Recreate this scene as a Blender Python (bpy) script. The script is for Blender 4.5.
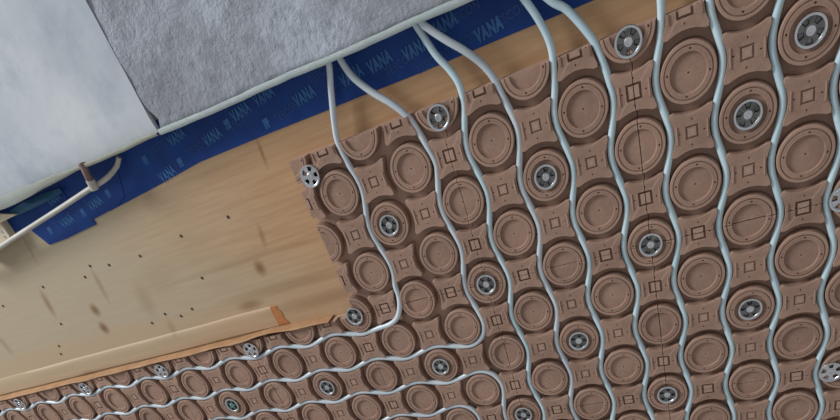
import bpy, bmesh, math, random
from mathutils import Matrix, Vector, noise

random.seed(7)
PI = math.pi
for o in list(bpy.data.objects):
    bpy.data.objects.remove(o)
scene = bpy.context.scene
col = scene.collection

# ------------------------------------------------------------------ camera
# plane coordinates: c = cells to the right, r = cells down the photo, h = cells towards the viewer
P = 0.08            # one knob pitch in metres
ZC = 2.55           # height of the knob tops of the ceiling panels
R3 = Matrix(((0.892994, 0.344168, 0.290017), (-0.028563, 0.686423, -0.726641), (-0.449161, 0.640603, 0.622802)))
CAM = Vector((0.58990, -3.08665, -15.86936))
FPX, PX, PY = 633.888, 420.0, 564.1

cam_data = bpy.data.cameras.new('camera')
cam = bpy.data.objects.new('camera', cam_data)
col.objects.link(cam)
scene.camera = cam
cam_data.sensor_width = 36.0
cam_data.lens = FPX / 840.0 * 36.0
cam_data.shift_x = 0.0
cam_data.shift_y = (PY - 210.0) / 840.0
cam_data.clip_start = 0.01
ax, ay, az = Vector(R3[0]), -Vector(R3[1]), -Vector(R3[2])
m = Matrix((ax, ay, az)).transposed().to_4x4()
m.translation = Vector((CAM.x * P, CAM.y * P, ZC + CAM.z * P))
cam.matrix_world = m

# ------------------------------------------------------------------ light
world = bpy.data.worlds.new('world')
scene.world = world
world.use_nodes = True
bg = world.node_tree.nodes['Background']
bg.inputs['Color'].default_value = (0.96, 0.97, 1.0, 1)
bg.inputs['Strength'].default_value = 0.40

def area(name, loc, target, size, size_y, power, colour):
    d = bpy.data.lights.new(name, 'AREA')
    d.shape = 'RECTANGLE'; d.size = size; d.size_y = size_y
    d.energy = power; d.color = colour
    o = bpy.data.objects.new(name, d)
    col.objects.link(o)
    o.location = loc
    o.rotation_euler = (Vector(target) - Vector(loc)).to_track_quat('-Z', 'Y').to_euler()
    return o
area('window_daylight', (-5.3, -3.7, 0.45), (-0.6, 0.1, 2.5), 2.4, 1.5, 430, (0.94, 0.97, 1.0))

scene.view_settings.view_transform = 'Standard'
scene.view_settings.look = 'None'
scene.view_settings.exposure = 0.0
scene.view_settings.gamma = 1.0
scene.view_settings.use_curve_mapping = False

# ------------------------------------------------------------------ helpers
def W(c, r, h=0.0):
    return Vector((c * P, r * P, ZC - h * P))

def at(x, y, h=0.0):
    """photo pixel -> (c, r) on the plane that lies h cells in front of the knob tops"""
    d = Vector(((x - PX) / FPX, (y - PY) / FPX, 1.0))
    v = R3.transposed() @ d
    k = (-h - CAM.z) / v.z
    q = CAM + k * v
    return (q.x, q.y)

def finish(bm, name, mat, parent=None, smooth=40, loc=None):
    bmesh.ops.recalc_face_normals(bm, faces=bm.faces[:])
    me = bpy.data.meshes.new(name)
    bm.to_mesh(me); bm.free()
    mats = mat if isinstance(mat, (list, tuple)) else [mat]
    for x in mats:
        me.materials.append(x)
    if smooth:
        for p in me.polygons:
            p.use_smooth = True
        me.set_sharp_from_angle(angle=math.radians(smooth))
    return put(name, me, parent, loc)

def put(name, me, parent=None, loc=None):
    o = bpy.data.objects.new(name, me)
    col.objects.link(o)
    if parent is not None:
        o.parent = parent
    if loc is not None:
        o.location = loc
    return o

def tag(o, label=None, cat=None, group=None, kind=None):
    if label: o['label'] = label
    if cat: o['category'] = cat
    if group: o['group'] = group
    if kind: o['kind'] = kind
    return o

def thing(name, label, cat, loc, group=None):
    o = bpy.data.objects.new(name, None)
    o.empty_display_size = 0.02
    col.objects.link(o)
    o.location = loc
    return tag(o, label, cat, group)

def polar(bm, loops, n, centre_h, cx=0.0, cy=0.0):
    """stack of closed loops (rho, h) in cells, rho and h numbers or functions of the angle; z = -h"""
    rings = []
    for rho, h in loops:
        ring = []
        for k in range(n):
            a = 2 * PI * k / n
            rr = rho(a) if callable(rho) else rho
            hh = h(a) if callable(h) else h
            ring.append(bm.verts.new(((cx + rr * math.cos(a)) * P, (cy + rr * math.sin(a)) * P, -hh * P)))
        rings.append(ring)
    faces = []
    for a, b in zip(rings, rings[1:]):
        faces.append([bm.faces.new((a[k], a[(k + 1) % n], b[(k + 1) % n], b[k])) for k in range(n)])
    cv = bm.verts.new((cx * P, cy * P, -centre_h * P))
    last = rings[-1]
    faces.append([bm.faces.new((last[k], last[(k + 1) % n], cv)) for k in range(n)])
    return faces

def box(bm, x0, x1, y0, y1, h0, h1):
    vs = [bm.verts.new((x * P, y * P, -h * P)) for h in (h0, h1) for y in (y0, y1) for x in (x0, x1)]
    for f in ((0, 1, 3, 2), (4, 5, 7, 6), (0, 1, 5, 4), (2, 3, 7, 6), (0, 2, 6, 4), (1, 3, 7, 5)):
        bm.faces.new([vs[i] for i in f])
    return vs

def catmull(pts, step=0.08):
    pts = [Vector(p) for p in pts]
    ext = [pts[0] * 2 - pts[1]] + pts + [pts[-1] * 2 - pts[-2]]
    out = []
    for i in range(1, len(ext) - 2):
        p0, p1, p2, p3 = ext[i - 1:i + 3]
        n = max(1, int((p2 - p1).length / step))
        for k in range(n):
            t = k / n
            out.append(0.5 * ((2 * p1) + (p2 - p0) * t + (2 * p0 - 5 * p1 + 4 * p2 - p3) * t * t + (3 * p1 - p0 - 3 * p2 + p3) * t ** 3))
    out.append(pts[-1])
    return out

def tube(bm, path, rad, sides=12):
    """path of plane coordinates (c, r, h)"""
    pts = [W(*p) for p in path]
    rings = []
    up = Vector((0, 0, 1))
    for i, p in enumerate(pts):
        d = (pts[min(i + 1, len(pts) - 1)] - pts[max(i - 1, 0)]).normalized()
        s = d.cross(up)
        if s.length < 1e-4: s = Vector((1, 0, 0))
        s.normalize()
        u = s.cross(d).normalized()
        rings.append([bm.verts.new(p + (s * math.cos(2 * PI * k / sides) + u * math.sin(2 * PI * k / sides)) * rad * P) for k in range(sides)])
    for a, b in zip(rings, rings[1:]):
        for k in range(sides):
            bm.faces.new((a[k], a[(k + 1) % sides], b[(k + 1) % sides], b[k]))
    bm.faces.new(rings[0]); bm.faces.new(rings[-1])

# ------------------------------------------------------------------ materials
class NT:
    def __init__(self, name):
        self.m = bpy.data.materials.new(name)
        self.m.use_nodes = True
        self.t = self.m.node_tree
        self.b = self.t.nodes['Principled BSDF']
    def n(self, kind, **kw):
        nd = self.t.nodes.new(kind)
        for k, v in kw.items():
            if isinstance(getattr(type(nd), k, None), property) or hasattr(nd, k):
                setattr(nd, k, v)
        return nd
    def l(self, a, b):
        self.t.links.new(a, b)
    def coord(self, which='Object'):
        return self.n('ShaderNodeTexCoord').outputs[which]
    def pos(self):
        return self.n('ShaderNodeNewGeometry').outputs['Position']
    def noise(self, vec, scale, detail=4, rough=.55):
        nd = self.n('ShaderNodeTexNoise')
        nd.inputs['Scale'].default_value = scale
        nd.inputs['Detail'].default_value = detail
        nd.inputs['Roughness'].default_value = rough
        self.l(vec, nd.inputs['Vector'])
        return nd.outputs['Fac']
    def ramp(self, fac, stops):
        nd = self.n('ShaderNodeValToRGB')
        e = nd.color_ramp.elements
        e[0].position, e[0].color = stops[0][0], (*stops[0][1], 1)
        e[1].position, e[1].color = stops[-1][0], (*stops[-1][1], 1)
        for p, c in stops[1:-1]:
            x = e.new(p); x.color = (*c, 1)
        self.l(fac, nd.inputs['Fac'])
        return nd.outputs['Color']
    def mix(self, fac, a, b, mode='MIX'):
        nd = self.n('ShaderNodeMix')
        nd.data_type = 'RGBA'; nd.blend_type = mode
        if isinstance(fac, (int, float)): nd.inputs[0].default_value = fac
        else: self.l(fac, nd.inputs[0])
        for s, v in ((6, a), (7, b)):
            if isinstance(v, tuple): nd.inputs[s].default_value = (*v, 1)
            else: self.l(v, nd.inputs[s])
        return nd.outputs[2]
    def math(self, op, a, b=None, clamp=False):
        nd = self.n('ShaderNodeMath'); nd.operation = op; nd.use_clamp = clamp
        for i, v in enumerate((a, b)):
            if v is None: continue
            if isinstance(v, (int, float)): nd.inputs[i].default_value = v
            else: self.l(v, nd.inputs[i])
        return nd.outputs[0]
    def scaled(self, vec, sc, loc=(0, 0, 0), rot=(0, 0, 0)):
        nd = self.n('ShaderNodeMapping')
        nd.inputs['Scale'].default_value = sc
        nd.inputs['Location'].default_value = loc
        nd.inputs['Rotation'].default_value = rot
        self.l(vec, nd.inputs['Vector'])
        return nd.outputs['Vector']
    def spot(self, vec, centre, radii, angle=0.0, soft=.35):
        """1 inside an ellipse round centre (world metres), 0 outside"""
        v = self.n('ShaderNodeVectorMath'); v.operation = 'SUBTRACT'
        self.l(vec, v.inputs[0]); v.inputs[1].default_value = centre
        mp = self.n('ShaderNodeMapping')
        mp.vector_type = 'TEXTURE'
        mp.inputs['Rotation'].default_value = (0, 0, angle)
        mp.inputs['Scale'].default_value = (radii[0], radii[1], 1e3)
        self.l(v.outputs[0], mp.inputs['Vector'])
        ln = self.n('ShaderNodeVectorMath'); ln.operation = 'LENGTH'
        self.l(mp.outputs[0], ln.inputs[0])
        mr = self.n('ShaderNodeMapRange'); mr.clamp = True
        mr.inputs[1].default_value = 1 - soft; mr.inputs[2].default_value = 1 + soft
        mr.inputs[3].default_value = 1; mr.inputs[4].default_value = 0
        self.l(ln.outputs['Value'], mr.inputs[0])
        return mr.outputs[0]
    def done(self, colour, rough=.8, bump=None, strength=.3, dist=.001, metal=0.0, spec=.4):
        if isinstance(colour, tuple): self.b.inputs['Base Color'].default_value = (*colour, 1)
        else: self.l(colour, self.b.inputs['Base Color'])
        if isinstance(rough, (int, float)): self.b.inputs['Roughness'].default_value = rough
        else: self.l(rough, self.b.inputs['Roughness'])
        self.b.inputs['Metallic'].default_value = metal
        self.b.inputs['Specular IOR Level'].default_value = spec
        if bump is not None:
            nd = self.n('ShaderNodeBump')
            nd.inputs['Strength'].default_value = strength
            nd.inputs['Distance'].default_value = dist
            self.l(bump, nd.inputs['Height'])
            self.l(nd.outputs[0], self.b.inputs['Normal'])
        return self.m

def srgb(r, g, b):
    return tuple(((v / 255 + .055) / 1.055) ** 2.4 if v > 10 else v / 255 / 12.92 for v in (r, g, b))

def mat_clay():
    k = NT('brown_clay'); p = k.pos()
    a = k.noise(p, 9, 3); b = k.noise(p, 140, 4)
    base = k.ramp(a, [(.3, srgb(138, 110, 95)), (.7, srgb(157, 126, 109))])
    dust = k.ramp(b, [(.45, (0, 0, 0)), (.75, (1, 1, 1))])
    c = k.mix(k.math('MULTIPLY', dust, .22), base, srgb(182, 155, 140))
    # edge highlights painted in: convex edges get a paler colour
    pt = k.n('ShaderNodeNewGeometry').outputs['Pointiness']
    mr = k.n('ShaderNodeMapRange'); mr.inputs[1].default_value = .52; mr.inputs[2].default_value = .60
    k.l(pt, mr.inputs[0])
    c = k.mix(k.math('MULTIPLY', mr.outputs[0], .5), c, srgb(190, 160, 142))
    return k.done(c, .85, k.noise(p, 380, 3), .5, .001, spec=.25)

def mat_pipe(name, c0, c1):
    k = NT(name); p = k.pos()
    c = k.ramp(k.noise(p, 14, 3), [(.3, c0), (.7, c1)])
    return k.done(c, .3, k.noise(p, 300, 2), .08, .0005, spec=.5)

def mat_plain(name, c0, c1, scale=30, rough=.7, bump=.2, bscale=250, metal=0.0, spec=.4):
    k = NT(name); p = k.pos()
    c = k.ramp(k.noise(p, scale, 4), [(.3, c0), (.7, c1)])
    return k.done(c, rough, k.noise(p, bscale, 3), bump, .001, metal=metal, spec=spec)

def mat_plywood():
    k = NT('plywood'); p = k.pos()
    grain = k.noise(k.scaled(p, (2.2, 34, 1)), 3.2, 5, .6)
    broad = k.noise(k.scaled(p, (1.0, 3.0, 1)), 1.7, 2)
    c = k.ramp(grain, [(.25, srgb(166, 128, 94)), (.55, srgb(181, 145, 108)), (.8, srgb(188, 156, 120))])
    # paler, greyer face veneer over the far part of the sheet
    sx = k.n('ShaderNodeSeparateXYZ'); k.l(p, sx.inputs[0])
    g = k.n('ShaderNodeMapRange'); g.inputs[1].default_value = -0.70; g.inputs[2].default_value = -1.35
    k.l(k.math('ADD', sx.outputs[0], k.math('MULTIPLY', k.math('SUBTRACT', broad, .5), .7)), g.inputs[0])
    c = k.mix(k.math('MULTIPLY', g.outputs[0], .7), c, srgb(170, 164, 142))
    # a warmer veneer band along the lower edge
    bd = k.n('ShaderNodeMapRange'); bd.inputs[1].default_value = .125; bd.inputs[2].default_value = .15
    k.l(k.math('ADD', sx.outputs[1], k.math('MULTIPLY', k.math('SUBTRACT', broad, .5), .08)), bd.inputs[0])
    c = k.mix(k.math('MULTIPLY', bd.outputs[0], .4), c, srgb(180, 148, 116))
    brown = srgb(122, 90, 55)
    for (x, y, rx, ry, an, amt) in STAINS:
        q = at(x, y, -.36)
        w = k.spot(p, (q[0] * P, q[1] * P, ZC), (rx, ry), an, .6)
        c = k.mix(k.math('MULTIPLY', w, amt), c, brown)
    return k.done(c, .62, k.noise(k.scaled(p, (4, 60, 4)), 8, 4), .12, .001, spec=.3)

# knots, scratches and smears on the sheet: photo pixel, radii in metres, angle, strength
STAINS = [(95, 310, .012, .014, 0, .85), (104, 328, .012, .014, 0, .9), (260, 268, .012, .014, 0, .85), (48, 304, .009, .03, .25, .6), (100, 285, .007, .035, .2, .4),
          (145, 300, .02, .035, .2, .25), (90, 374, .03, .010, 0, .5), (262, 153, .004, .022, .1, .6), (160, 280, .05, .035, 0, .12),
          (30, 250, .005, .03, .3, .3), (172, 328, .01, .02, .2, .3), (5, 345, .01, .025, 0, .35), (250, 305, .03, .010, 0, .6), (262, 236, .006, .02, .2, .5),
          (290, 285, .16, .012, 0, .35), (240, 262, .16, .006, 0, .3), (320, 300, .12, .014, 0, .4), (200, 180, .25, .012, 0, .12)]

def mat_render():
    k = NT('grey_cement_render'); p = k.pos()
    a = k.noise(p, 5, 4); b = k.noise(p, 55, 5, .65)
    c = k.ramp(a, [(.32, srgb(146, 148, 155)), (.5, srgb(166, 170, 178)), (.68, srgb(186, 194, 204))])
    c = k.mix(k.ramp(b, [(.3, (.55, .55, .55)), (.55, (0, 0, 0))]), c, srgb(128, 131, 139))
    h = k.math('ADD', k.math('MULTIPLY', k.noise(p, 60, 6, .75), 1.0), k.math('MULTIPLY', k.noise(p, 140, 4), .4))
    return k.done(c, .92, h, .8, .008, spec=.15)

def mat_white():
    k = NT('white_plaster'); p = k.pos()
    a = k.noise(p, 4, 5, .6)
    c = k.ramp(a, [(.3, srgb(176, 182, 189)), (.6, srgb(195, 200, 203)), (.8, srgb(208, 211, 211))])
    w = k.ramp(k.noise(p, 7, 6, .65), [(.48, (0, 0, 0)), (.72, (.75, .75, .75))])
    c = k.mix(w, c, srgb(150, 160, 172))
    return k.done(c, .85, k.noise(p, 60, 4), .18, .002, spec=.2)

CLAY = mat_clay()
PIPE_GREY = mat_pipe('grey_pipe', srgb(178, 189, 196), srgb(200, 209, 214))
PIPE_CYAN = mat_pipe('pale_blue_pipe', srgb(174, 198, 206), srgb(196, 217, 223))
PLY = mat_plywood()
RENDER = mat_render()
WHITE = mat_white()
BEAD = mat_plain('white_filler', srgb(214, 226, 224), srgb(230, 238, 235), 20, .8, .3, 90)
CAVITY = mat_plain('dark_mortar', srgb(96, 96, 100), srgb(120, 120, 124), 40, .95, .6, 120, spec=.1)
TAPE = mat_plain('blue_tape', srgb(2, 47, 114), srgb(8, 62, 134), 18, .55, .25, 60, spec=.3)
TAPE_TEAL = mat_plain('teal_tape_fold', srgb(70, 124, 166), srgb(92, 144, 178), 25, .5, .3, 60)
PRINT = mat_plain('pale_blue_print', srgb(40, 92, 148), srgb(54, 106, 162), 30, .5, .1)
PRINT_DIM = mat_plain('dim_blue_print', srgb(26, 62, 124), srgb(34, 72, 134), 30, .5, .1)
STEEL = mat_plain('zinc_steel', srgb(196, 199, 202), srgb(222, 224, 227), 60, .26, .1, 300, metal=1.0)
STEEL_DARK = mat_plain('dull_steel', srgb(96, 96, 94), srgb(136, 136, 134), 60, .35, .1, 300, metal=1.0)
POCKET_SHADE = mat_plain('opening_shade', srgb(62, 62, 65), srgb(92, 92, 96), 60, .45, .1, metal=.5)  # dark colour stands in for the shade inside the washer openings
TEAL = mat_plain('green_coating', srgb(70, 150, 140), srgb(95, 175, 162), 40, .4, .1)
WOOD = mat_plain('batten_wood', srgb(166, 128, 96), srgb(182, 146, 112), 12, .65, .2, 120)
ENDGRAIN = mat_plain('orange_end_grain', srgb(168, 104, 58), srgb(190, 128, 78), 40, .75, .4, 160)
VENEER = mat_plain('splintered_veneer', srgb(152, 112, 78), srgb(176, 136, 98), 25, .7, .3, 140)
PALE_WOOD = mat_plain('pale_wood', srgb(205, 190, 162), srgb(222, 208, 184), 25, .7, .2, 140)
CONDUIT = mat_plain('beige_conduit', srgb(166, 162, 152), srgb(186, 182, 173), 25, .5, .1)
RUST = mat_plain('brown_bracket', srgb(105, 84, 76), srgb(134, 110, 100), 40, .6, .3)
NAIL = mat_plain('dark_nail', srgb(58, 46, 36), srgb(78, 64, 52), 60, .5, .1)

H_GROOVE, H_BACK = -.245, -.36          # groove floor and panel back (= face of the plywood)

# ------------------------------------------------------------------ the setting: plywood and concrete
def solid(name, outline, h0, h1, mat, parent=None, bevel=0.0, smooth=40):
    """a plate with an outline of (c, r) points between two heights"""
    bm = bmesh.new()
    a = [bm.verts.new(W(c, r, h0)) for c, r in outline]
    b = [bm.verts.new(W(c, r, h1)) for c, r in outline]
    n = len(outline)
    bm.faces.new(a); bm.faces.new(b)
    for k in range(n):
        bm.faces.new((a[k], a[(k + 1) % n], b[(k + 1) % n], b[k]))
    if bevel:
        bmesh.ops.recalc_face_normals(bm, faces=bm.faces[:])
        ed = [e for e in bm.edges if all(abs(v.co.z - W(0, 0, h1).z) < 1e-6 for v in e.verts)]
        bmesh.ops.bevel(bm, geom=ed, offset=bevel * P, segments=2, affect='EDGES')
    return finish(bm, name, mat, parent, smooth)

ply = solid('ceiling', [(-60, -3.4), (24, -3.4), (24, 40), (-60, 40)], H_BACK - .25, H_BACK, PLY, smooth=0)
tag(ply, 'pale plywood ceiling sheathing with brown knobbed heating panels screwed to it', None, None, 'structure')
for x, y in [(90, 266), (85, 277), (109, 265), (181, 236), (202, 278), (228, 217), (192, 309), (181, 316), (165, 314), (152, 323),
             (61, 354), (59, 346), (61, 324), (43, 287), (3, 306), (109, 366), (52, 380), (140, 256)]:
    q = at(x, y, H_BACK)
    bm = bmesh.new()
    polar(bm, [(.046, 0), (.042, .012), (.02, .014)], 10, .008)
    finish(bm, 'nail_head', NAIL, ply, 40, W(q[0], q[1], H_BACK))

H_CON = .24                            # concrete face, well in front of the plywood
def edge_r(c):                         # the edge of the concrete, slightly out of parallel
    x = (c + 12.2)
    return -2.60 + .018 * min(max(x, -10), 14) + .02 * math.sin(c * 1.7) * .5
SPLIT = [(c, r) for c, r in (at(86, 0, H_CON), at(157, 131, H_CON))]
def split_c(r):
    (c0, r0), (c1, r1) = SPLIT
    return c0 + (c1 - c0) * (r - r0) / (r1 - r0)

ceil = solid('ceiling', [(-60, -16), (24, -16), (24, -2.75), (-60, -2.95)], H_BACK, .13, CAVITY, smooth=0)
tag(ceil, 'concrete soffit with white and grey plaster, in front of the blue tape', None, None, 'structure')

def plaster(name, side, mat, h_face, amp, nu, nv, seed):
    """a plaster skin on the soffit, its face uneven"""
    bm = bmesh.new()
    grid = []
    for j in range(nv + 1):
        tv = j / nv
        row = []
        for i in range(nu + 1):
            tu = (i / nu)
            if side < 0:
                c1 = split_c(-2.6 - 13 * tv); c0 = -60
                c = c1 + (c0 - c1) * tu ** 1.3
            else:
                c0 = split_c(-2.6 - 13 * tv) + .012; c1 = 24
                # the ragged hole at the foot of the joint
                hole = max(0, 1 - abs(tv * 13 - .22) / .5) * .13 * (1 + .5 * math.sin(tv * 90))
                c0 += max(0, hole)
                c = c0 + (c1 - c0) * tu ** 1.25
            r = edge_r(c) - 13 * tv
            v3 = Vector((c * .9, r * .9, seed))
            dh = noise.fractal(v3 * 1.6, .8, 2.0, 5) * amp + noise.noise(v3 * .35) * amp * 1.2
            row.append((c, r, h_face + dh - (.05 if (j == 0) else 0)))
        grid.append(row)
    top = [[bm.verts.new(W(*p)) for p in row] for row in grid]
    for j in range(nv):
        for i in range(nu):
            bm.faces.new((top[j][i], top[j][i + 1], top[j + 1][i + 1], top[j + 1][i]))
    rim = [e for e in bm.edges if e.is_boundary]
    ex = bmesh.ops.extrude_edge_only(bm, edges=rim)
    for v in ex['geom']:
        if isinstance(v, bmesh.types.BMVert):
            v.co.z = W(0, 0, .11).z
    return finish(bm, name, mat, ceil, 50)
wp = plaster('white_plaster', -1, WHITE, H_CON + .02, .012, 60, 40, 3.0); wp['label'] = 'smooth white plaster on the soffit'
gp = plaster('grey_render', 1, RENDER, H_CON, .03, 260, 170, 9.0); gp['label'] = 'rough grey cement render on the soffit'

def bead(name, c0, c1, wid, mat, h):
    bm = bmesh.new()
    prof = [(-.7, .0), (-.5, .02), (0, .03), (.6, .02), (1.0, -.03), (1.05, -.3)]
    rows = []
    n = int((c1 - c0) / .2)
    for i in range(n + 1):
        c = c0 + (c1 - c0) * i / n
        w = wid(c) * (1 + .25 * noise.noise(Vector((c * 1.1, 4, 0))))
        e = edge_r(c) + .015 * noise.noise(Vector((c * 2.1, 1, 0)))
        rows.append([bm.verts.new(W(c, e + u * w, h + k * .5)) for u, k in prof])
    for a, b in zip(rows, rows[1:]):
        for k in range(len(prof) - 1):
            bm.faces.new((a[k], a[k + 1], b[k + 1], b[k]))
    bmesh.ops.solidify(bm, geom=bm.faces[:], thickness=.004)
    return finish(bm, name, mat, ceil, 60)
b1 = bead('filler_bead', split_c(-2.6) + .05, 24, lambda c: .075, BEAD, H_CON + .02)
b1['label'] = 'thin white bead of filler along the render edge'
b2 = bead('filler_bead', -60, split_c(-2.6), lambda c: .06 + .12 * max(0, min(1, (-15 - c) / 3)), mat_plain('cream_filler', srgb(190, 186, 166), srgb(206, 212, 206), 3, .8, .3, 90), H_CON + .05)
b2['label'] = 'cream bead of filler along the white plaster edge'

# ------------------------------------------------------------------ blue tape with its print
def tape_piece(label, outline_px, dh, mat=TAPE):
    pts = [at(x, y, H_BACK) if not isinstance(x, tuple) else x for x, y in outline_px]
    return pts
def tape(label, pts, lift, mat=TAPE):
    o = solid('adhesive_tape', pts, H_BACK + .002, H_BACK + .012 + lift, mat, smooth=0)
    return tag(o, label, 'tape', 'blue adhesive tape along the concrete edge')
low = [at(x, y, H_BACK) for x, y in [(110, 211), (150, 190), (200, 162), (265, 135), (333, 108), (339, 105), (420, 73), (500, 39), (575, 8)]]
main_tape = tape('long blue printed tape strip running under all the pipes along the soffit',
                 [(low[0][0], -2.95)] + low + [(24, low[-1][1]), (24, -2.95)], 0.0)
endp = [at(x, y, H_BACK) for x, y in [(33, 231), (50, 244.5), (68, 238), (82, 231), (97, 224), (94, 219), (118, 206), (125, 196)]]
end_tape = tape('ragged blue tape end beside the beige conduit',
                [(endp[0][0] + .1, -2.95)] + endp + [(endp[-1][0] + .6, -2.95)], .015)
upp = [at(x, y, H_BACK) for x, y in [(-60, 240), (0, 214), (8, 222), (16, 232), (30, 226), (70, 200)]]
up_tape = tape('short blue tape piece tucked behind the pale wood block', [(upp[0][0], -2.95)] + upp + [(upp[-1][0], -2.95)], .03)
# crumpled teal fold at the left end
bm = bmesh.new()
fold = [at(x, y, -.1) for x, y in [(8, 212), (22, 203), (40, 195), (58, 189), (62, 193), (45, 203), (28, 211), (14, 217)]]
vs = []
for i, (c, r) in enumerate(fold):
    vs.append(bm.verts.new(W(c, r, -.16 + .05 * math.sin(i * 2.1))))
cv = bm.verts.new(W(sum(p[0] for p in fold) / 8, sum(p[1] for p in fold) / 8, -.06))
for i in range(8):
    bm.faces.new((vs[i], vs[(i + 1) % 8], cv))
bmesh.ops.solidify(bm, geom=bm.faces[:], thickness=.001)
finish(bm, 'tape_fold', TAPE_TEAL, up_tape, 30)

def letters(text, x, y, size, mat, parent, lift, ang=-.14, ratio=.8):
    cu = bpy.data.curves.new('print', 'FONT')
    cu.body = text; cu.size = size * P; cu.align_x = 'CENTER'; cu.align_y = 'CENTER'
    cu.space_character = 1.14; cu.extrude = .0002; cu.offset = .0011 if mat is PRINT else .0003
    o = bpy.data.objects.new('tmp', cu)
    col.objects.link(o)
    dg = bpy.context.evaluated_depsgraph_get()
    me = bpy.data.meshes.new_from_object(o.evaluated_get(dg))
    bpy.data.objects.remove(o)
    me.materials.clear(); me.materials.append(mat)
    c, r = at(x, y, H_BACK)
    # the face looks down: the text is turned over about its own base line
    me.transform(Matrix.Translation(W(c, r, H_BACK + .018 + lift + (.004 if mat is PRINT else 0))) @ Matrix.Rotation(ang, 4, 'Z') @ Matrix.Diagonal((ratio, -1, -1, 1)))
    return put('print', me, parent)
def flag(x, y, parent, lift, s=.17):
    c, r = at(x, y, H_BACK)
    bm = bmesh.new()
    z0, z1 = H_BACK + .016 + lift, H_BACK + .019 + lift
    for x0, x1, y0, y1 in ((-.5, .45, -.6, .1), (-.5, -.2, .1, .6), (-.05, .25, .1, .6)):
        box(bm, x0 * s, x1 * s, y0 * s, y1 * s, z0, z1)
    bmesh.ops.rotate(bm, verts=bm.verts[:], cent=(0, 0, 0), matrix=Matrix.Rotation(-.14, 3, 'Z'))
    finish(bm, 'print_emblem', PRINT, parent, 0, W(c, r, 0))
for x, y in [(177, 137), (213, 137), (168, 174), (264, 96), (305, 96), (489, 30), (444, 25), (416, 49), (241, 112), (380, 62), (352, 76)]:
    letters('VANA', x, y, .32, PRINT, main_tape, 0, ratio=.62)
for x, y in [(160, 146), (197, 148), (287, 112), (510, 15), (463, 14), (338, 90), (238, 122), (322, 72), (400, 64), (432, 62), (462, 43)]:
    letters('TESCON', x, y, .22, PRINT_DIM, main_tape, 0)
for x, y in [(146, 160), (181, 162), (267, 123), (228, 124)]:
    flag(x, y, main_tape, 0)
for x, y in [(68, 221), (96, 203)]:
    letters('VANA', x, y, .32, PRINT, end_tape, .015, ratio=.62)
letters('TESCON', 76, 210, .22, PRINT_DIM, end_tape, .015)
for x, y in [(51, 230), (109, 193), (84, 212)]:
    flag(x, y, end_tape, .015)
letters('VANA', 55, 199, .24, PRINT, up_tape, .03)

# ------------------------------------------------------------------ heating panels
NSEG = 64
def sink(bm, faces, depth):
    """turn faces into small open pits"""
    ex = bmesh.ops.extrude_discrete_faces(bm, faces=faces)
    for f in ex['faces']:
        for v in f.verts:
            v.co.z += depth * P
def knob_bm():
    bm = bmesh.new()
    loops = [(.520, H_GROOVE), (.512, H_GROOVE + .02), (.505, -.05), (.503, -.018), (.499, -.005), (.490, 0.0), (.446, 0.0), (.442, -.022), (.424, -.022),
             (.420, 0.0), (.396, 0.0), (.366, 0.0), (.338, 0.0), (.333, -.006), (.327, -.042), (.318, -.046), (.15, -.046), (.017, -.046), (.014, -.09)]
    f = polar(bm, loops, NSEG, -.09)
    sink(bm, [f[10][k] for k in (1, 17, 33, 49)], .045)
    return bm
def pad_rho(a):
    ph = abs((a + PI / 4) % (PI / 2) - PI / 4)
    s = math.sin(ph)
    arc = math.cos(ph) - math.sqrt(max(0, 0.676 ** 2 - s * s)) if s < .676 else 9
    sq = .402 / math.cos(ph)
    k = .012                                      # rounded corner
    return min(arc, sq) - k * max(0, (ph - .62) / .165) ** 2
def sq_rho(half):
    def f(a):
        ph = abs((a + PI / 4) % (PI / 2) - PI / 4)
        return half / math.cos(ph)
    return f
def pad_bm(big):
    bm = bmesh.new()
    q, d = (.148, -.06) if big else (.120, -.03)
    sc = lambda k: (lambda a: pad_rho(a) * k)
    f = polar(bm, [(sc(1.03), H_GROOVE), (sc(1.015), H_GROOVE + .03), (sc(1.0), -.018), (sc(.992), -.004), (sc(.978), 0), (.245, 0), (.212, 0),
               (sq_rho(q), 0), (sq_rho(q - .006), d), (sq_rho(q * .72), d), (sq_rho(q * .72 - .006), 0)], NSEG, 0)
    sink(bm, [f[5][k] for k in (0, 16, 32, 48)], .05)
    return bm
def pad_details(bm):
    for sx in (-1, 1):
        box(bm, sx * .285 - .014, sx * .285 + .014, -.16, .16, -.02, .018)
def cut(bm, kx, ky, gap=.009):
    for axis, k in ((0, kx), (1, ky)):
        if k:
            no = [0, 0, 0]; no[axis] = -k
            co = [0, 0, 0]; co[axis] = k * gap * P
            res = bmesh.ops.bisect_plane(bm, geom=bm.verts[:] + bm.edges[:] + bm.faces[:], plane_co=co, plane_no=no, clear_outer=True)
            ed = [e for e in res['geom_cut'] if isinstance(e, bmesh.types.BMEdge)]
            vs = sorted({v for e in ed for v in e.verts}, key=lambda v: v.co[1 - axis])
            if len(vs) > 2:
                # close the cut: extrude the profile down to the groove floor as a skirt
                ex = bmesh.ops.extrude_edge_only(bm, edges=ed)
                for v in ex['geom']:
                    if isinstance(v, bmesh.types.BMVert):
                        v.co.z = max(v.co.z, -H_GROOVE * P)
PIECE = {}
def piece(kind, kx, ky):
    key = (kind, kx, ky)
    if key not in PIECE:
        bm = knob_bm() if kind == 'round_knob' else pad_bm(bool(kx or ky))
        if kind != 'round_knob': pad_details(bm)
        cut(bm, kx, ky)
        bmesh.ops.recalc_face_normals(bm, faces=bm.faces[:])
        me = bpy.data.meshes.new(kind)
        bm.to_mesh(me); bm.free()
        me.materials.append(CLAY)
        for p in me.polygons: p.use_smooth = True
        me.set_sharp_from_angle(angle=math.radians(16))
        PIECE[key] = me
    return PIECE[key]

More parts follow.
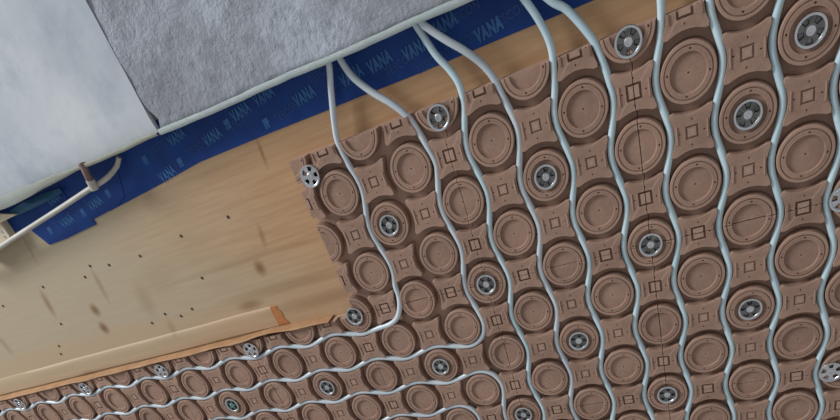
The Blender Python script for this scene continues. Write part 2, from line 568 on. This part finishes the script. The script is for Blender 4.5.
def base_mesh():
    bm = bmesh.new()
    g = .009
    box(bm, g, 4 - g, g, 4 - g, H_BACK, H_GROOVE)
    bmesh.ops.recalc_face_normals(bm, faces=bm.faces[:])
    me = bpy.data.meshes.new('heating_panel')
    bm.to_mesh(me); bm.free()
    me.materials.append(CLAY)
    return me
BASE = base_mesh()

def panel(c0, r0, label):
    t = bpy.data.objects.new('heating_panel', BASE)
    col.objects.link(t)
    t.location = W(c0, r0, 0) + Vector((random.uniform(-.0004, .0004), random.uniform(-.0004, .0004), random.uniform(0, .0006)))
    t.parent = ply
    if label: t['label'] = label
    for i in range(5):
        for j in range(5):
            even = (c0 + i + r0 + j) % 2 == 0
            kx = 1 if i == 0 else (-1 if i == 4 else 0)
            ky = 1 if j == 0 else (-1 if j == 4 else 0)
            kind = 'round_knob' if even else 'concave_pad'
            put(kind, piece(kind, kx, ky), t, Vector((i * P, j * P, 0)))
    return t

PANELS = [
    (-9, -1, 'brown knobbed panel at the plywood corner, crossed by the leftmost two descending pipes'),
    (-5, -1, 'brown knobbed panel at top centre, crossed by four descending pipes'),
    (-1, -1, 'brown knobbed panel in the top right corner with two large steel washers'),
    (-5, 3, 'brown knobbed panel low in the centre, right of the inner pipe bends'),
    (-1, 3, 'brown knobbed panel at the lower right, under the horizontal seam'),
    (-9, 3, 'brown knobbed panel holding the pipe bends below the plywood corner'),
    (-13, 3, 'brown knobbed panel under the splintered veneer end, left of the pipe bends'),
    (-17, 3, 'brown knobbed panel with the green centred washer'),
    (-21, 3, 'brown knobbed panel, third from the left edge along the bottom strip'),
    (-25, 3, 'brown knobbed panel, second from the left edge along the bottom strip'),
    (-29, 3, 'brown knobbed panel in the bottom left corner, mostly out of frame'),
    (-9, 7, 'brown knobbed panel peeking in at the bottom below the tight pipe bends'),
    (-5, 7, 'brown knobbed panel cut off by the bottom edge, between the two vertical seams'),
    (-1, 7, 'brown knobbed panel cut off by the bottom edge at the right'),
]
for c0, r0, lb in PANELS:
    panel(c0, r0, lb)
for c0, r0 in [(-33, 3)] + [(c, 7) for c in range(-33, -9, 4)] + [(c, 11) for c in range(-33, 3, 4)]:
    panel(c0, r0, None)                    # the field goes on beyond the bottom and left of the frame

# ------------------------------------------------------------------ pipes
AMP, HP, RP = .095, -.10, .072
def colx(k, r): return k + .5 + AMP * math.cos(PI * (k + r))
def rowy(mm, c): return mm + .5 + AMP * math.cos(PI * (mm + c))
def down(k, r0, r1, step=.25):
    n = int(round((r1 - r0) / step))
    return [(colx(k, r0 + i * step), r0 + i * step, HP) for i in range(n + 1)]
def left(mm, c0, c1, step=.25):
    n = int(round((c0 - c1) / step))
    return [(c0 - i * step, rowy(mm, c0 - i * step), HP) for i in range(n + 1)]
def lead(px_pts, hs):
    return [(*at(x, y, h), h) for (x, y), h in zip(px_pts, hs)]
def arc(cc, cr, rad, a0, a1, n=5):
    return [(cc + rad * math.cos(a0 + (a1 - a0) * i / n), cr + rad * math.sin(a0 + (a1 - a0) * i / n), HP) for i in range(n + 1)]

def pipe(label, pts, mat):
    bm = bmesh.new()
    tube(bm, catmull(pts), RP)
    o = finish(bm, 'heating_pipe', mat, None, 60)
    return tag(o, label, 'pipe', 'heating pipes in the panel grooves')

LH = [-.05, -.08, -.09, HP]
pipe('leftmost descending grey pipe, bending left just under the plywood corner',
     [(-7.12, -3.1, -.02)] + lead([(327.5, 58), (331, 90), (334, 120), (338, 142)], [-.04, -.1, -.1, HP]) + down(-8, -.5, 2.5) +
     [(-7.50, 2.80, -.07), (-7.58, 3.08, -.03), (-7.76, 3.33, -.03), (-8.04, 3.47, -.05), (-8.4, 3.52, -.08)] + left(3, -8.75, -36), PIPE_GREY)
pipe('second descending grey pipe, bending left in the panel below the plywood corner',
     [(-6.88, -3.1, -.02)] + lead([(338, 55), (352, 76), (372, 92), (392, 104), (408, 117), (419, 132)], [-.04, -.08, -.1, -.1, -.09, HP]) + down(-6, 0, 3.75) +
     arc(-6, 4, .595, 0, PI / 2) + left(4, -6.25, -36), PIPE_GREY)
pipe('third descending pipe from the left, running straight down past the pipe bends',
     [(-5.2, -3.1, -.06)] + lead([(413, 20), (422, 34), (436, 55), (449, 69), (459, 84), (464, 103)], [-.04, -.06, -.08, -.1, -.09, HP]) + down(-5, -.5, 15.5), PIPE_CYAN)
pipe('fourth descending grey pipe, starting beside the third and swinging right over the tape',
     [(-4.95, -3.1, .09)] + lead([(420, 20), (428, 28), (446, 40), (465, 51), (482, 64), (495, 80), (505, 100)], [.10, .10, .06, -.01, -.08, -.09, HP]) + down(-4, -.25, 15.5), PIPE_GREY)
pipe('fifth descending pale pipe, leaving the photo top beside the blue tape end',
     [(-3.2, -3.1, -.02), (-3.0, -2.5, -.05)] + lead([(525, 0), (537, 17), (548, 38), (553, 58)], [-.06, -.08, -.1, HP]) + down(-3, -.5, 15.5), PIPE_CYAN)
pipe('sixth descending pale pipe, curving right over bare plywood at the top',
     [(-2.95, -3.1, .0), (-2.68, -2.4, -.03)] + lead([(550, 0), (566, 9), (583, 27), (596, 45), (605, 67)], [-.05, -.08, -.09, -.09, HP]) + down(-2, -.25, 15.5), PIPE_CYAN)
pipe('seventh descending pale pipe, just right of the steel washer at the top edge',
     [(-.75, -3.1, -.02), (-.6, -2.5, -.05), (-.42, -1.7, HP), (-.39, -1.2, HP)] + down(-1, -.75, 15.5), PIPE_CYAN)
pipe('eighth descending pale pipe, third from the right edge',
     [(-.55, -3.1, -.02), (-.3, -2.5, -.05), (.1, -1.8, HP), (.36, -1.3, HP)] + down(0, -.75, 15.5), PIPE_CYAN)
pipe('ninth descending pale pipe, second from the right edge',
     [(1.2, -3.1, -.02), (1.3, -2.5, -.05), (1.5, -1.8, HP), (1.6, -1.3, HP)] + down(1, -.75, 15.5), PIPE_CYAN)
pipe('rightmost descending pale pipe along the right edge',
     [(1.4, -3.1, -.02), (1.6, -2.5, -.05), (2.05, -1.8, HP), (2.35, -1.3, HP)] + down(2, -.75, 15.5), PIPE_CYAN)
pipe('grey pipe from the lower left, bending down under the second pipe bend',
     list(reversed([(c, r, h) for c, r, h in left(5, -6.25, -36)])) + arc(-6, 6, .595, -PI / 2, 0) + down(-6, 6.25, 15.5), PIPE_GREY)
pipe('lowest grey pipe, bending down at the bottom edge inside the other bends',
     list(reversed([(c, r, h) for c, r, h in left(6, -7.25, -36)])) + arc(-7, 7, .595, -PI / 2, 0) + down(-7, 7.25, 15.5), PIPE_GREY)

# ------------------------------------------------------------------ screw washers
def washer_meshes(style):
    pocket = -.07 if style == 'light' else -.045
    n = 60
    def hh(base):
        def f(a):
            ph = (a * 5 / (2 * PI)) % 1.0
            return base + (pocket if .28 < ph < .72 else 0)
        return f
    bm = bmesh.new()
    polar(bm, [(.262, -.004), (.262, .02), (.252, .036), (.232, .038), (.214, .028), (.206, .008),
               (.200, .004), (.190, hh(.004)), (.118, hh(.004)), (.108, .004), (.085, .006)], n, .006)
    bmesh.ops.recalc_face_normals(bm, faces=bm.faces[:])
    me = bpy.data.meshes.new('plate'); bm.to_mesh(me); bm.free()
    me.materials.append(STEEL); me.materials.append(STEEL_DARK); me.materials.append(POCKET_SHADE)
    for p in me.polygons:
        rr = math.hypot(p.center.x, p.center.y) / P
        p.material_index = 2 if (p.center.z > .01 * P and style == 'light') else (1 if (rr < .208 and style == 'dark') else 0)
        p.use_smooth = True
    me.set_sharp_from_angle(angle=math.radians(35))
    bm = bmesh.new()
    polar(bm, [(.078, .004), (.076, .022), (.062, .03), (.038, .03), (.034, .012)], 20, .01)
    bmesh.ops.recalc_face_normals(bm, faces=bm.faces[:])
    ms = bpy.data.meshes.new('screw_head'); bm.to_mesh(ms); bm.free()
    ms.materials.append(STEEL)
    for p in ms.polygons: p.use_smooth = True
    ms.set_sharp_from_angle(angle=math.radians(35))
    return me, ms
WM = {'dark': washer_meshes('dark'), 'light': washer_meshes('light')}
green_screw = WM['dark'][1].copy(); green_screw.materials.clear(); green_screw.materials.append(TEAL)
WASHERS = [
    (-8.55, -.58, 'light', 'steel fixing washer with round openings at the top left corner of the panels'),
    (-5, -.77, 'dark', 'steel fixing washer between second and third descending pipes, under the plywood strip'),
    (-1, -.82, 'dark', 'steel fixing washer at the top edge between sixth and seventh pipes'),
    (2, 0, 'dark', 'steel fixing washer nearest the top right corner'),
    (1, 1, 'dark', 'large steel fixing washer between eighth and ninth pipes, in the upper right panel'),
    (-3, 1, 'dark', 'steel fixing washer between fourth and fifth pipes in the top centre panel'),
    (-7, 1, 'dark', 'steel fixing washer between first and second pipes beside the plywood edge'),
    (-9, 3, 'dark', 'steel fixing washer at the lower right corner of the plywood'),
    (-5, 3, 'dark', 'steel fixing washer on the seam between second and third pipes, mid height'),
    (-1, 3, 'dark', 'steel fixing washer on the long vertical seam between sixth and seventh pipes, mid height'),
    (2.7, 3, 'light', 'steel fixing washer half hidden at the right edge, mid height'),
    (2.72, 7, 'light', 'bright steel fixing washer with round openings in the lower right corner'),
    (1, 5, 'dark', 'steel fixing washer between eighth and ninth pipes, in the lower right panel'),
    (-3, 5, 'dark', 'steel fixing washer between fourth and fifth pipes in the lower centre panel'),
    (-7, 5, 'dark', 'steel fixing washer inside the second pipe bend'),
    (-11, 5, 'dark', 'steel fixing washer left of the pipe bends, on the bottom strip'),
    (-15, 5, 'green', 'fixing washer with a green centre on the bottom strip'),
    (-13, 3.28, 'light', 'steel fixing washer with round openings under the batten end'),
    (-17, 3.28, 'light', 'steel fixing washer under the plywood edge above the green centred washer'),
    (-21, 3.28, 'light', 'small steel fixing washer under the plywood edge, second from the left'),
    (-25, 3.28, 'light', 'small steel fixing washer under the plywood edge, first from the left'),
    (-5, 7, 'dark', 'steel fixing washer at the bottom edge between the bends and the third pipe'),
    (-1, 7, 'dark', 'steel fixing washer at the bottom edge on the long vertical seam'),
]
for c, r, st, lb in WASHERS:
    whole = abs(c - round(c)) < .01 and abs(r - round(r)) < .01
    t = thing('fixing_washer', lb, 'washer', W(c, r, .004 if whole else .006), 'steel fixing washers on the panels')
    pm, sm = WM['light' if st == 'light' else 'dark']
    a = put('plate', pm, t); a.rotation_euler = (0, 0, random.uniform(0, 1.2))
    s = put('screw_head', green_screw if st == 'green' else sm, t)
    if st == 'green': s['label'] = 'green screw head'

# ------------------------------------------------------------------ wood at the plywood's lower edge
t = thing('wood_batten', 'long low wood batten along the lower edge of the plywood, orange cut end', 'batten', W(-11.8, 2.3, H_BACK))
bm = bmesh.new()
prof = [(2.26, H_BACK + .003), (2.28, H_BACK + .03), (2.34, H_BACK + .045), (2.45, H_BACK + .05), (2.55, H_BACK + .05), (2.7, H_BACK + .05), (2.82, H_BACK + .05), (2.86, H_BACK + .045), (2.86, H_BACK + .003)]
rows = []
for i in range(91):
    c = -45 + (45 - 11.8) * i / 90
    row = []
    for k, (r, h) in enumerate(prof):
        wob = .03 * noise.noise(Vector((c * .5, k * .3, 2)))
        row.append(bm.verts.new(W(c, r + wob, max(h + (wob * .4 if 0 < k < 7 else 0), H_BACK + .003)) - t.location))
    rows.append(row)
for a, b in zip(rows, rows[1:]):
    for k in range(len(prof) - 1):
        bm.faces.new((a[k], a[k + 1], b[k + 1], b[k]))
bm.faces.new(rows[0])
finish(bm, 'batten_body', PLY, t, 50)
bm = bmesh.new()
a = [bm.verts.new(v) for v in [W(-11.8, r, h) - t.location for r, h in prof]]
b = [bm.verts.new(v) for v in [W(-11.62 + .2 * (k / 8) + .04 * math.sin(k * 2.3), r + .02, H_BACK + .002 + (h - H_BACK) * .25) - t.location for k, (r, h) in enumerate(prof)]]
bm.faces.new(b)
for k in range(len(prof) - 1):
    bm.faces.new((a[k], a[k + 1], b[k + 1], b[k]))
e = finish(bm, 'cut_end', ENDGRAIN, t, 0)
e['label'] = 'orange cut end grain'

bm = bmesh.new()
rows = []
n = 160
for i in range(n + 1):
    c = -45 + (45 - 9.85) * i / n
    wv = .05 * noise.noise(Vector((c * .8, 0, 5))) - (.07 if -13.6 < c < -11.2 else 0) * math.sin((c + 13.6) / 2.4 * PI)
    tip = 1 - max(0, (c + 10.5) / .65) * .8
    r0, r1 = 2.92 + wv * .5, 2.985 + wv
    mid = (r0 + r1) / 2
    up = .05 + .05 * max(0, (c + 11.5) / 1.5)
    rows.append([bm.verts.new(W(c, mid + (r - mid) * tip, h)) for r, h in ((r0, H_BACK + .004), (r0, up - .02), (mid, up), (r1, up - .03), (r1, H_BACK + .004))])
for a, b in zip(rows, rows[1:]):
    for k in range(4):
        bm.faces.new((a[k], a[k + 1], b[k + 1], b[k]))
bm.faces.new(rows[0]); bm.faces.new(rows[-1])
tag(finish(bm, 'veneer_strip', VENEER, None, 45), 'thin splintered wood strip between the plywood and the lower panels', 'wood strip')

# ------------------------------------------------------------------ conduit, bracket and block at the left
bm = bmesh.new()
pts = [(*at(x, y, h), h) for x, y, h in [(119, 157, -.12), (117, 166, -.08), (108, 177, .02), (98, 184, .08), (88, 190, .1), (60, 208.5, .1), (20, 234, .1), (0, 247, .1), (-40, 272, .08)]]
tube(bm, catmull(pts, .2), .066, 12)
tag(finish(bm, 'conduit', CONDUIT, None, 60), 'thin beige conduit leaving the soffit and crossing the tape end', 'conduit')

q0, q1 = at(84, 168, .28), at(93, 186, .22)
t = thing('pipe_bracket', 'small brown bracket at the white soffit edge holding the beige conduit', 'bracket', W(*q0, .35))
bm = bmesh.new()
tube(bm, [(q0[0] - .02, q0[1] - .10, .26), (q0[0], q0[1], .28), ((q0[0] + q1[0]) / 2, (q0[1] + q1[1]) / 2, .26), (q1[0], q1[1], .20)], .10, 12)
bmesh.ops.translate(bm, verts=bm.verts[:], vec=-t.location)
finish(bm, 'bracket_stem', RUST, t, 50)
bm = bmesh.new()
d = Vector((q1[0] - q0[0], q1[1] - q0[1], 0)).normalized()
tube(bm, [(q1[0] - d.x * .16, q1[1] - d.y * .16, .24), (q1[0] + d.x * .08, q1[1] + d.y * .08, .20)], .12, 14)
bmesh.ops.translate(bm, verts=bm.verts[:], vec=-t.location)
finish(bm, 'collar', CONDUIT, t, 50)

bl = [at(x, y, -.05) for x, y in [(-30, 222), (-1, 221), (13, 241), (-16, 262)]]
t = thing('wood_block', 'pale wood block at the left edge under the conduit', 'wood block', W(*bl[1], H_BACK))
def rel(o): 
    o.data.transform(Matrix.Translation(-t.location)); o.parent = t
rel(solid('block_body', bl, H_BACK + .05, -.05, PALE_WOOD, None, .02))
sl = [at(x, y, .0) for x, y in [(-40, 232), (-2, 213.5), (17, 214.5), (2, 222), (-38, 244)]]
rel(solid('top_slat', sl, -.05, .02, PALE_WOOD, None, .01))
for x, y in [(2, 232), (5, 237)]:
    q = at(x, y, -.05)
    bm = bmesh.new()
    polar(bm, [(.05, 0), (.045, .01), (.02, .01)], 10, .0)
    o = finish(bm, 'screw_head', STEEL, t, 40, W(q[0], q[1], -.05) - t.location)
